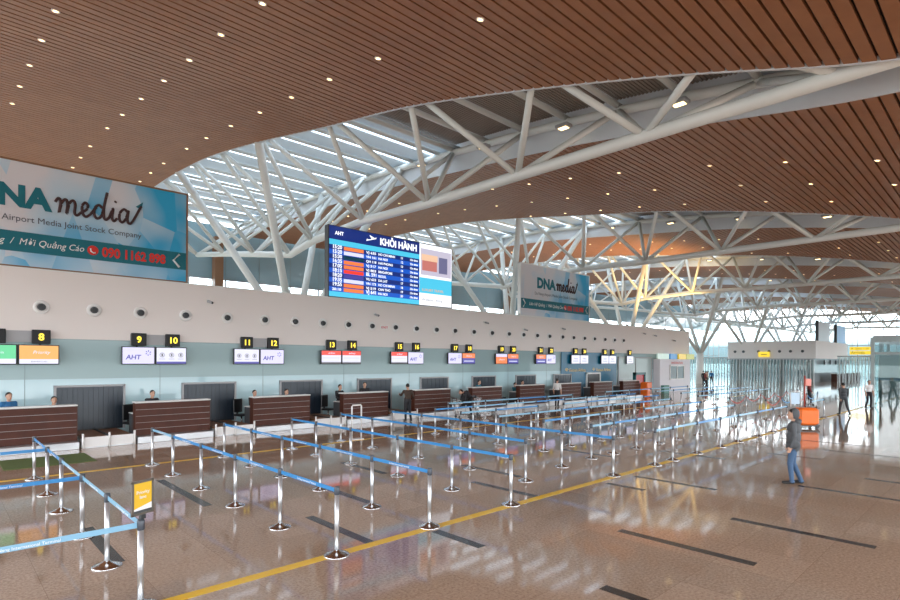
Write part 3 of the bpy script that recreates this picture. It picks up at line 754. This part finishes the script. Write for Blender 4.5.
for k in range(1, NT): dup(D0, (C0+CP*k, 0, 0))

# truss
NODE = [(-1.94, 9.4), (2.81, 9.4), (7.56, 9.4), (12.31, 9.4), (17.06, 9.4), (21.8, 9.52), (26.6, 9.3), (29.2, 8.9), (34, 9.6), (39, 10.3), (44.5, 11.0)]
TOPY = [.4, 5.2, 9.94, 14.68, 19.4, 24.2, 28.3, 31.6, 36.5, 41.7, 46.5]
TN = ['crossing above the departures board, nearest the camera', 'running to the wall beside the far media billboard', 'third from the camera, landing behind end of white wall', 'fourth from the camera, beyond the white wall end', 'fifth from the camera, above the distant white block', 'sixth from the camera, pale with distance', 'last before the end window wall']
def truss():
    t = thing('roof_truss', 'x', 'roof truss', (C0, 0, 0), 0, 'white tubular roof trusses')
    MB().path([(0, y, z) for y, z in NODE], .19, 12).build('bottom_chord', M['steel'], t)
    ys = [i*.9 for i in range(-2, 53)]
    lt = lambda y: Vector((-wl(y)-.12, y, zc(y)+.62)); rt = lambda y: Vector((wr(y)-.25, y, zc(y)+.85))
    MB().path([lt(y) for y in ys], .14, 8).build('top_chord', M['steel'], t)
    MB().path([rt(y) for y in ys], .17, 8).build('top_chord', M['steel'], t)
    for i, (y, z) in enumerate(NODE):
        for j in (i-1, i):
            if j < 0: continue
            MB().tube((0, y, z), lt(TOPY[j]), .115, 8).build('brace', M['steel'], t)
            MB().tube((0, y, z), rt(TOPY[j]), .115, 8).build('brace', M['steel'], t)
    base = Vector((0, 28.6, 3.7))
    MB().tube((0, 28.6, 0), (0, 28.6, 3.9), .5, 16, r2=.42).build('tree_column', M['steel'], t)
    for q_ in (lt(24.2), rt(24.2), lt(33.8), rt(33.8)): MB().tube(base, q_, .21, 10).build('strut', M['steel'], t)
    return t
T0 = truss(); T0['label'] = 'white tubular roof truss ' + TN[0]
for k in range(1, NT): dup(T0, (C0+CP*k, 0, 0), None, 'white tubular roof truss ' + TN[k])

# downlights
DLY = [3.26, 5.93, 8.6, 12.57, 15.17, 17.7, 20.25, 23.05, 25.9, 28.6, 32.3, 34.75, 37]
ring = MB().lathe([(.10, .02), (.10, -.012), (.062, -.010), (.062, .02)], n=16).mesh('trim_ring', M['whiteink'])
lens = MB().lathe([(.062, .005), (.062, -.010)], n=14).mesh('lamp_lens', M['lamp'])
PN = ['the near slatted ceiling', 'the second slatted ceiling', 'the third slatted ceiling', 'the fourth slatted ceiling']
for pk, xs in enumerate([[2.33, 5.7, 9.1], [22.5, 26.0, 29.5], [41.5, 45.0, 48.5], [60.5, 64, 67.5]]):
    for ri, x in enumerate(xs):
        cnt = 0
        for y in DLY:
            if pk == 0 and ((x < 3 and (y < 15 or y > 30)) or (x < 6 and y < 12)): continue
            if pk == 0 and x > 9 and y < 8: continue
            if x > C0+CP*pk-wl(y)-.4: continue
            if pk > 0 and x < C0+CP*(pk-1)+wr(y)+.4: continue
            t = thing('downlight', 'round warm downlight, %s from the concourse end in %s row of %s' % (nth(cnt), ORD[ri], PN[pk]), 'downlight', (x, y, zc(y)-.004), 0, 'downlights in ' + PN[pk])
            sl = math.atan((zc(y+.2)-zc(y-.2))/.4); t.rotation_euler = (sl, 0, 0)
            link('trim_ring', ring, t); link('lamp_lens', lens, t); cnt += 1

# floodlights on the trusses
fh = MB().bevbox(-.2, .2, -.28, .28, .0, .14, .03).mesh('lamp_housing', M['grey'])
fl = MB().box(-.12, .12, -.18, .18, -.012, .0).mesh('lamp_lens', M['flood'])
fa = MB().tube((.1, 0, .1), (.45, 0, .3), .03, 8).mesh('lamp_arm', M['grey'])
for k in range(4):
    for i, y in enumerate((7.4, 12.1, 16.7, 21.5)):
        x = C0+CP*k+wr(y)-.75
        t = thing('floodlight', 'lit warm floodlight on the %s roof truss, %s from the concourse end' % (ORD[k], ORD[i]), 'floodlight', (x, y, zc(y)+.45), 0, 'floodlights on the roof trusses')
        link('lamp_housing', fh, t); link('lamp_lens', fl, t); link('lamp_arm', fa, t)

# warm uplights standing on the wall cap, washing the far trusses
uh = MB().bevbox(-.12, .12, -.08, .08, 0, .12, .02).mesh('lamp_housing', M['darkgrey'])
ul = MB().box(-.1, .1, -.06, .06, .12, .125).mesh('lamp_lens', M['flood'])
for i, x in enumerate((42.5, 46, 49.5, 53)):
    t = thing('uplight', 'small warm uplight on top of the white wall, %s from the departures board' % ORD[i], 'uplight', (x, WY+.2, WZ+.04), 0, 'uplights on the wall top')
    link('lamp_housing', uh, t); link('lamp_lens', ul, t)
    L = bpy.data.lights.new('uplight_lamp', 'SPOT'); L.energy = 900; L.color = (1, .62, .20); L.spot_size = 2.3; L.spot_blend = .7; L.shadow_soft_size = .1
    lo = link('uplight_lamp', L, t, (0, 0, .2)); lo.rotation_euler = (PI-.25, 0, 0)

# ------------------------------------------------------------------ far glass facades and halls
FY = 48.0
o = struct(MB().box(-12, 131.6, FY, FY+.03, 0, 9.8).build('window_1', M['pane']))
fr = MB()
for i in range(48): fr.box(-12+3.05*i-.05, -12+3.05*i+.05, FY-.12, FY, 0, 9.8)
for z in (4.2, 8.1, 9.75): fr.box(-12, 131.6, FY-.12, FY, z-.05, z+.05)
fr.build('window_frame', M['grey'], o)
o = struct(MB().box(-12, 131.6, FY-.1, FY+.2, 9.8, 14.4).build('wall_back', M['bluewall']))
jb = MB()
for i in range(48): jb.box(-12+3.05*i-.02, -12+3.05*i+.02, FY-.12, FY-.1, 9.8, 13.9)
jb.build('panel_joint', M['joint'], o)
for i, x in enumerate([17.2, 36, 55, 74]):
    struct(MB().box(x, x+.7, FY-1.2, FY-.5, 0, 13.2).build('trim_%d' % (40+i), M['woodframe']), 'brown cladded pier before the back window wall')
EX = 131.6
o = struct(MB().box(EX, EX+.03, -12, FY, 0, 12).build('window_2', M['pane']))
fr = MB()
for i in range(31): fr.box(EX-.14, EX, -12+2*i-.05, -12+2*i+.05, 0, 12)
for z in (3.3, 6.2, 9.2): fr.box(EX-.14, EX, -12, FY, z-.07, z+.07)
fr.build('window_frame', M['grey'], o)

# distant white block with fins below
t = thing('distant_hall_block', 'distant beige-white block over a glass screen at end of concourse', 'building block', (89.9, 0, 0))
MB().box(0, 20.5, 19.8, 31.4, 3.35, 5.9).build('upper_wall', M['wall'], t)
MB().box(.3, 20, 20.2, 31.2, 0, 3.35).build('lower_glass', mat('dim_glass', (.34, .40, .42), .12), t)
nz = MB()
for y in (21.4, 22.9, 24.3, 25.7, 27.1, 29.2, 30.4): nz.tube((-.08, y, 4.4), (0, y, 4.4), .2, 12)
nz.build('wall_nozzle', M['darkgrey'], t)
def fins(name, label, x, y0, y1, z1, step=.42):
    t = thing(name, label, 'screen wall', (x, 0, 0), 0, 'distant finned glass screens')
    MB().box(.1, .13, y0, y1, 0, z1).build('glass_sheet', M['greenpane'], t)
    b = MB(); y = y0
    while y <= y1: b.box(-.08, .1, y-.035, y+.035, 0, z1); y += step
    b.build('screen_fin', M['fin'], t)
    MB().box(-.1, .15, y0, y1, z1, z1+.15).build('head_rail', M['grey'], t)
fins('finned_screen', 'distant glass screen with white fins under the beige-white block', 89.4, 19.9, 31.2, 3.2)
fins('finned_screen', 'distant green glass screen with fins below the yellow sign', 91.5, 13.0, 17.6, 3.6, .36)
fins('finned_screen', 'distant glass screen with fins beyond the white booth', 91.5, 31.7, 44, 3.4)
t = thing('hanging_sign', 'yellow two-line direction sign hanging at far end of concourse', 'sign', (90, 14.75, 3.9), 0, 'yellow direction signs')
YS_ = screen('sign_yellow_face', (.95, .66, .03), .8)
MB().box(-.1, .1, -1.15, 1.15, 0, .46).build('sign_panel', YS_, t); MB().box(-.1, .1, -1.15, 1.15, .56, 1.02).build('sign_panel', YS_, t)
for yy in (-.9, .9): MB().tube((0, yy, 1.02), (0, yy, 6.0), .03, 8).build('hanger_rod', M['grey'], t)
text('A  Gates 1-10', .34, (-.11, 1.0, .68), M['black'], t, width=1.9, rot=(PI/2, 0, -PI/2)); text('Arrivals', .34, (-.11, 1.0, .1), M['black'], t, width=1.5, rot=(PI/2, 0, -PI/2))
t = thing('wall_sign', 'small yellow direction sign on the distant beige-white block', 'sign', (89.75, 26.3, 3.6), 0, 'yellow direction signs')
MB().box(-.12, 0, -.75, .75, 0, .75).build('sign_panel', YS_, t); MB().box(-.14, -.12, -.4, .4, .3, .4).build('sign_arrow', M['black'], t)
for i, (a, b, c, nm) in enumerate([(93.0, 100.0, (.62, .64, .68), 'plain white'), (104.5, 110.5, (.12, .35, .75), 'bright blue')]):
    t = thing('distant_billboard', '%s billboard standing on the distant block' % nm, 'billboard', (a, 20.2, 5.9), 0, 'billboards on the distant block')
    MB().box(0, b-a, 0, .3, 0, 2.9).build('billboard_panel', mat('far_board_%d' % i, c, .4), t); MB().box(-.1, 0, -.05, .35, 0, 3.0).build('billboard_frame', M['darkgrey'], t)
for i in range(5):
    x = 94.5+3.6*i
    t = thing('distant_desk', 'distant dark check-in desk beside the block, %s from its near corner' % ORD[i], 'counter', (x, 18.2, 0), 0, 'desks by the distant block')
    MB().box(0, 2.4, 0, .7, 0, 1.15).build('carcass', M['walnut'], t); MB().box(-.05, 2.45, -.05, .75, 1.15, 1.2).build('worktop', M['white'], t)
    t = thing('distant_monitor', 'distant dark monitor on side of the block, %s from its near corner' % ORD[i], 'screen', (x, 19.8, 2.2), 0, 'monitors by the distant block')
    MB().box(0, 2.2, -.12, 0, .3, .95).build('screen_housing', M['black'], t); MB().box(.1, 2.1, -.13, -.12, .36, .9).build('picture', M['darkgrey'], t)

# glass vestibule at the side
t = thing('glass_vestibule', 'green glass entrance vestibule with grey steel frame beside the concourse', 'vestibule', (43.6, 0, 0))
fr = MB()
for x in (0, 3.0, 6.0):
    for y in (6.5, 3.6, .7): fr.box(x-.09, x+.09, y-.09, y+.09, 0, 4.45)
for z0_, z1_ in ((4.15, 4.45), (3.35, 3.5)):
    for x in (0, 6.0): fr.box(x-.08, x+.08, .7, 6.5, z0_, z1_)
    for y in (6.5, .7): fr.box(0, 6.0, y-.08, y+.08, z0_, z1_)
fr.build('steel_frame', mat('vestibule_steel', (.34, .40, .40), .4), t)
g = MB(); g.box(-.015, .015, .8, 6.4, 0, 4.15); g.box(.1, 5.9, 6.485, 6.515, 0, 4.15); g.box(5.985, 6.015, .8, 6.4, 0, 4.15)
g.build('glass_pane', M['greenpane'], t)
MB().box(0, 6.0, .7, 6.5, 4.45, 4.55).build('vestibule_roof', M['grey'], t)
MB().box(.5, .56, 4.5, 6.2, 0, 3.3).build('inner_door', mat('inner_door', (.16, .22, .22), .2), t); MB().box(2.0, 2.06, 1.0, 4.6, 0, 3.3).build('inner_door', mat('inner_door_pale', (.30, .38, .38), .2), t)
# ------------------------------------------------------------------ queue stanchions
M['satin'] = mat('satin_steel', (.56, .57, .58), .33, .75)
post = MB().lathe([(.033, .03), (.033, .90)], n=14).mesh('post', M['satin'])
base = MB().lathe([(.185, 0), (.185, .012), (.175, .022), (.11, .045), (.05, .07), (.034, .09)], n=24).mesh('base', M['chrome'])
head = MB().lathe([(.036, .88), (.040, .89), (.040, .985), (.034, 1.0)], n=14).mesh('belt_cassette', mat('belt_cassette', (.05, .06, .075), .35))
bm_ = {}
def beltmesh(m, sag=0):
    key = (m.name, sag)
    if key not in bm_:
        b = MB(); N = 1 if not sag else 12
        for i in range(N+1):
            u = i/N; z = -4*sag*u*(1-u)
            b.v += [(u, -.002, .908+z), (u, .002, .908+z), (u, .002, .97+z), (u, -.002, .97+z)]
        for i in range(N):
            j = 4*i
            for k in range(4): b.face((j+k, j+(k+1) % 4, j+4+(k+1) % 4, j+4+k))
        bm_[key] = b.mesh('belt', m)
    return bm_[key]
def stanchion(x, y, label):
    t = thing('belt_stanchion', label, 'stanchion', (x, y, 0), 0, 'chrome belt stanchions of the check-in queues')
    link('base', base, t); link('post', post, t); link('belt_cassette', head, t)
    return t
def belt(t, a, b, m=None, sag=0, words_=None):
    dx, dy = b[0]-a[0], b[1]-a[1]; L = math.hypot(dx, dy); an = math.atan2(dy, dx)
    o = link('belt', beltmesh(m or M['belt'], sag), t, (.04*math.cos(an), .04*math.sin(an), 0), an); o.scale = (L-.08, 1, 1)
    if words_:
        # white print along the webbing, on the side that faces the concourse
        f = PI if math.cos(an) < -.1 or math.sin(an) > .5 else 0
        d = Vector((math.cos(an), math.sin(an), 0)); mid = d*L*.5
        nrm = Vector((math.sin(an+f), -math.cos(an+f), 0))
        tx = text('Da Nang International Terminal', .045, mid+nrm*.006+Vector((0, 0, .92)), M['whiteink'], t, align='CENTER', rot=(PI/2, 0, an+f), ext=.0005, name='belt_lettering')
        tx['belt'] = o.name
ROWX = {'L': 1.73, 'A': 4.25, 'B': 6.13, 'C': 8.25, 'D': 10.12, 'E': 12.2}
RN = {'L': 'first', 'A': 'second', 'B': 'third', 'C': 'fourth', 'D': 'fifth', 'E': 'sixth'}
RY = {'L': [6.92, 8.57, 10.27, 12.2, 13.9, 15.9], 'A': [6.82, 8.59, 10.46, 12.31, 14.23, 15.95], 'B': [6.92, 8.59, 10.52, 12.3, 14.05, 15.9], 'C': [6.9, 8.58, 10.5, 12.56, 14.4, 15.9], 'D': [8.02, 9.9, 12.02, 14.37, 16.3], 'E': [6.93, 8.45, 10.4, 12.3, 14.2, 15.9]}
for r, ys in RY.items():
    for i, y in enumerate(ys):
        x = ROWX[r] + (.045*i if r == 'D' else 0)
        lab = 'chrome queue stanchion, %s from near yellow line in %s row from the camera end' % (ORD[i], RN[r])
        if r == 'L' and i == 0: lab = 'chrome queue stanchion carrying a yellow sign, nearest the camera'
        t = stanchion(x, y, lab)
        if i > 0:
            m = M['sheenb'] if (r == 'L' and i in (1, 2, 3)) or (r == 'A' and i == 5) else M['belt']
            py = ys[i-1]; px = ROWX[r] + (.045*(i-1) if r == 'D' else 0)
            belt(t, (x, y), (px, py), m, words_=r in 'LAB')
        if r == 'L' and i in (0, 2, 4):
            belt(t, (x, y), (-.35, y), M['sheenb'] if i == 0 else M['belt'], words_=True)
            o2 = stanchion(-.35, y, 'chrome queue stanchion beyond the picture edge, receiving the %s cross belt' % ORD[i//2])
# sign on the first stanchion
t = thing('stanchion_sign', 'yellow framed notice clipped on top of nearest stanchion', 'sign', (1.75, 6.94, 1.0), .44)
f = MB(); f.box(-.14, .14, -.012, .012, .05, .075); f.box(-.14, .14, -.012, .012, .415, .44); f.box(-.14, -.115, -.012, .012, .05, .44); f.box(.115, .14, -.012, .012, .05, .44)
f.build('sign_frame', mat('sign_frame', (.10, .08, .06), .35), t)
MB().box(-.115, .115, -.006, .006, .075, .415).build('sign_panel', mat('sign_yellow', (.78, .47, .02), .5), t)
MB().poly([(-.115, -.008, .125), (.115, -.008, .175), (.115, -.008, .105), (-.115, -.008, .105)]).build('white_swoosh', M['whiteink'], t); MB().box(-.115, .115, -.0075, -.006, .075, .105).build('blue_foot', M['darkgrey'], t)
text('Priority\nlane', .055, (0, -.009, .29), M['whiteink'], t, align='CENTER')
MB().box(-.03, .03, -.02, .02, .0, .05).build('sign_clip', M['black'], t)

# lanes along the wall direction
LN = [(6.87, [14.3, 15.4, 17.1, 19.0, 20.65, 22.7, 24.6, 26.5]), (8.6, [13.9, 15.15, 16.6, 18.2, 19.6, 21.5, 23.4, 25.4]), (10.35, [13.96, 15.4, 17.3, 18.7, 20.6, 22.4, 24.3, 26.2]),
      (12.2, [13.9, 15.7, 17.6, 19.5, 21.4, 23.3, 25.2, 27.1]), (13.9, [13.8, 15.7, 18.35, 20.2, 22.1, 24.0, 25.5, 27.6, 29.4]), (15.5, [14.0, 16.1, 18.2, 20.3, 22.6, 24.6, 26.8, 29.8]), (17.3, [16.4, 18.8, 21.2, 23.6, 26.0])]
for li, (y, xs) in enumerate(LN):
    for i, x in enumerate(xs):
        t = stanchion(x, y, 'chrome queue stanchion, %s along in %s belt lane back from near yellow line' % (ORD[i], ORD[li]))
        if i > 0 and not (li == 2 and i == 4) and not (li == 4 and i == 3):
            belt(t, (x, y), (xs[i-1], y), M['sheenb'] if (li+i) % 3 else M['belt'])
FAR = [(6.9, [30.5, 33]), (8.7, [30, 32.5, 35, 37.5, 40]), (10.4, [30, 32.5, 35, 37.5, 40, 42.5]), (12.2, [30.5, 33, 35.5, 38, 40.5, 43]), (14.0, [32.5, 35, 37.5, 40, 42.5, 45]), (15.8, [33, 35.5, 38, 40.5, 43, 45.5]), (17.6, [30, 33, 36, 39, 42])]
for li, (y, xs) in enumerate(FAR):
    for i, x in enumerate(xs):
        t = stanchion(x, y, 'distant chrome queue stanchion, %s along in %s lane of the far queue block' % (ORD[i], ORD[li]))
        if i > 0:
            sag = .32 if li in (1, 2) else 0
            belt(t, (x, y), (xs[i-1], y), (M['redrope'] if li == 2 or (li == 1 and i % 2) else M['belt']) if sag else (M['sheenb'] if i % 2 else M['belt']), sag)

# ------------------------------------------------------------------ loose things
t = thing('baggage_gauge', 'white tubular baggage gauge frame standing among the queue stanchions', 'frame', (10.95, 16.3, 0))
MB().path([(-.2, 0, 0), (-.2, 0, 1.18), (-.17, 0, 1.22), (.17, 0, 1.22), (.2, 0, 1.18), (.2, 0, 0)], .028, 8).build('frame_tube', M['white'], t)
MB().box(-.22, .22, -.15, .15, 0, .03).build('base_plate', M['white'], t)

t = thing('orange_cart', 'bright orange tub cart with a tall sign pole on open floor', 'cart', (27.2, 6.35, 0), -.75)
MB().bevbox(-.44, .44, -.3, .3, .14, .88, .09).build('tub', M['orange'], t)
MB().box(-.44, .44, -.28, .28, .10, .15).build('chassis', M['darkgrey'], t)
for x in (-.36, .36):
    for y in (-.22, .22): MB().tube((x, y-.02, .06), (x, y+.02, .06), .06, 12).build('wheel', M['black'], t)
MB().path([(-.46, .28, .9), (-.46, .34, 1.5), (-.44, .34, 1.56), (-.02, .34, 1.56), (0, .34, 1.5), (0, .28, .9)], .022, 8).build('push_handle', M['white'], t)
MB().box(-.42, -.04, .33, .35, 1.0, 1.5).build('notice_panel', mat('notice_blue', (.5, .66, .78), .5), t)
sp_ = MB().tube((.12, .25, .9), (.12, .25, 2.25), .03, 10).build('sign_pole', mat('pole_red', (.4, .06, .04), .4), t)
MB().bevbox(.14, .40, .22, .27, 1.8, 2.12, .02).build('pole_sign', mat('pink_sign', (.8, .3, .24), .5), sp_)

def trolley(x, y, rz, label):
    t = thing('luggage_trolley', label, 'trolley', (x, y, 0), rz, 'chrome luggage trolleys')
    b = MB()
    for s in (-.28, .28): b.path([(s, -.5, .14), (s, .35, .16), (s, .45, .3), (s, .55, .98)], .02, 8)
    for yy in (-.5, -.2, .1, .33): b.tube((-.28, yy, .15), (.28, yy, .15), .015, 8)
    b.build('frame', M['chrome'], t)
    MB().tube((-.32, .55, .98), (.32, .55, .98), .03, 10).build('handle', M['darkgrey'], t)
    k = MB()
    for z in (.72, .80, .88): k.path([(-.26, .5, z), (-.26, .22, z), (.26, .22, z), (.26, .5, z)], .01, 6)
    k.build('basket', M['chrome'], t)
    MB().box(-.26, .26, .38, .40, .35, .68).build('advert_plate', M['white'], t)
    for x_, y_ in ((-.25, -.45), (.25, -.45), (-.25, .35), (.25, .35)): MB().tube((x_-.02, y_, .065), (x_+.02, y_, .065), .065, 12).build('wheel', M['black'], t)
trolley(19.0, 18.9, 1.2, 'chrome luggage trolley in front of the desk below signs 15 and 16')
trolley(20.3, 18.7, 1.0, 'chrome luggage trolley beside the bending person in black')
trolley(20.95, 19.3, 1.0, 'chrome luggage trolley nearest the desk below signs 17 and 18')

# ------------------------------------------------------------------ camera, world, light
F, CYP, YAW, ROLL, CZ = 543.0, 360.3, .8095, .0053, 2.835
cam = bpy.data.cameras.new('camera'); co = bpy.data.objects.new('camera', cam); COL.objects.link(co); SC.camera = co
ca, sa, cr_, sr = math.cos(YAW), math.sin(YAW), math.cos(ROLL), math.sin(ROLL)
fwd = Vector((ca, sa, 0)); rgt = Vector((sa*cr_, -ca*cr_, sr)); upv = Vector((-sa*sr, ca*sr, cr_))
mw = Matrix.Identity(4)
for i in range(3): mw[i][0] = rgt[i]; mw[i][1] = upv[i]; mw[i][2] = -fwd[i]
mw.translation = (0, 0, CZ); co.matrix_world = mw
cam.sensor_width = 36; cam.lens = F/900*36; cam.shift_y = (CYP-300)/900; cam.clip_end = 2000; cam.clip_start = .05

W = bpy.data.worlds.new('world'); SC.world = W; W.use_nodes = True; nt = W.node_tree
bg = nt.nodes['Background']; tc = nt.nodes.new('ShaderNodeTexCoord'); sp = nt.nodes.new('ShaderNodeSeparateXYZ'); cr = nt.nodes.new('ShaderNodeValToRGB')
mr = nt.nodes.new('ShaderNodeMapRange'); mr.inputs['From Min'].default_value = -1; mr.inputs['From Max'].default_value = 1
nt.links.new(tc.outputs['Generated'], sp.inputs[0]); nt.links.new(sp.outputs['Z'], mr.inputs['Value']); nt.links.new(mr.outputs[0], cr.inputs['Fac']); nt.links.new(cr.outputs['Color'], bg.inputs['Color'])
e = cr.color_ramp.elements; e[0].position = .49; e[0].color = (.07, .085, .08, 1); e[1].position = .7; e[1].color = (.78, .88, 1, 1)
x = e.new(.514); x.color = (.10, .135, .15, 1); x = e.new(.519); x.color = (.80, .88, .92, 1); x = e.new(.54); x.color = (.95, .97, 1, 1)
bg.inputs['Strength'].default_value = 4.2

bpy.context.view_layer.update()
for o, wd in FIT:
    if o.dimensions.x > 1e-4:
        s = wd/o.dimensions.x; o.scale = (s, 1 if .7 < s < 1.4 else s, 1)

bpy.context.view_layer.update()
dg = bpy.context.evaluated_depsgraph_get(); cache = {}
for o in [o for o in COL.objects if o.type == 'FONT']:
    c = o.data; key = (c.body, c.size, c.align_x, c.offset, c.shear, c.extrude, c.materials[0].name)
    if key not in cache: cache[key] = bpy.data.meshes.new_from_object(o.evaluated_get(dg))
    n = bpy.data.objects.new('text_tmp', cache[key]); COL.objects.link(n)
    n.parent = o.parent
    if 'belt' in o:
        bo = bpy.data.objects[o['belt']]; n.parent = bo; n.matrix_parent_inverse = bo.matrix_basis.inverted()
    n.location = o.location; n.rotation_euler = o.rotation_euler; n.scale = o.scale
    nm = o.name.split('.')[0]; bpy.data.objects.remove(o); n.name = nm

SC.view_settings.view_transform = 'Standard'; SC.view_settings.look = 'None'; SC.view_settings.gamma = 1
SC.view_settings.use_curve_mapping = False
SC.view_settings.exposure = .75
SC.cycles.max_bounces = 8; SC.cycles.diffuse_bounces = 5; SC.cycles.glossy_bounces = 4; SC.cycles.transparent_max_bounces = 12; SC.cycles.transmission_bounces = 4
SC.cycles.sample_clamp_indirect = 6
SC.cycles.use_denoising = True
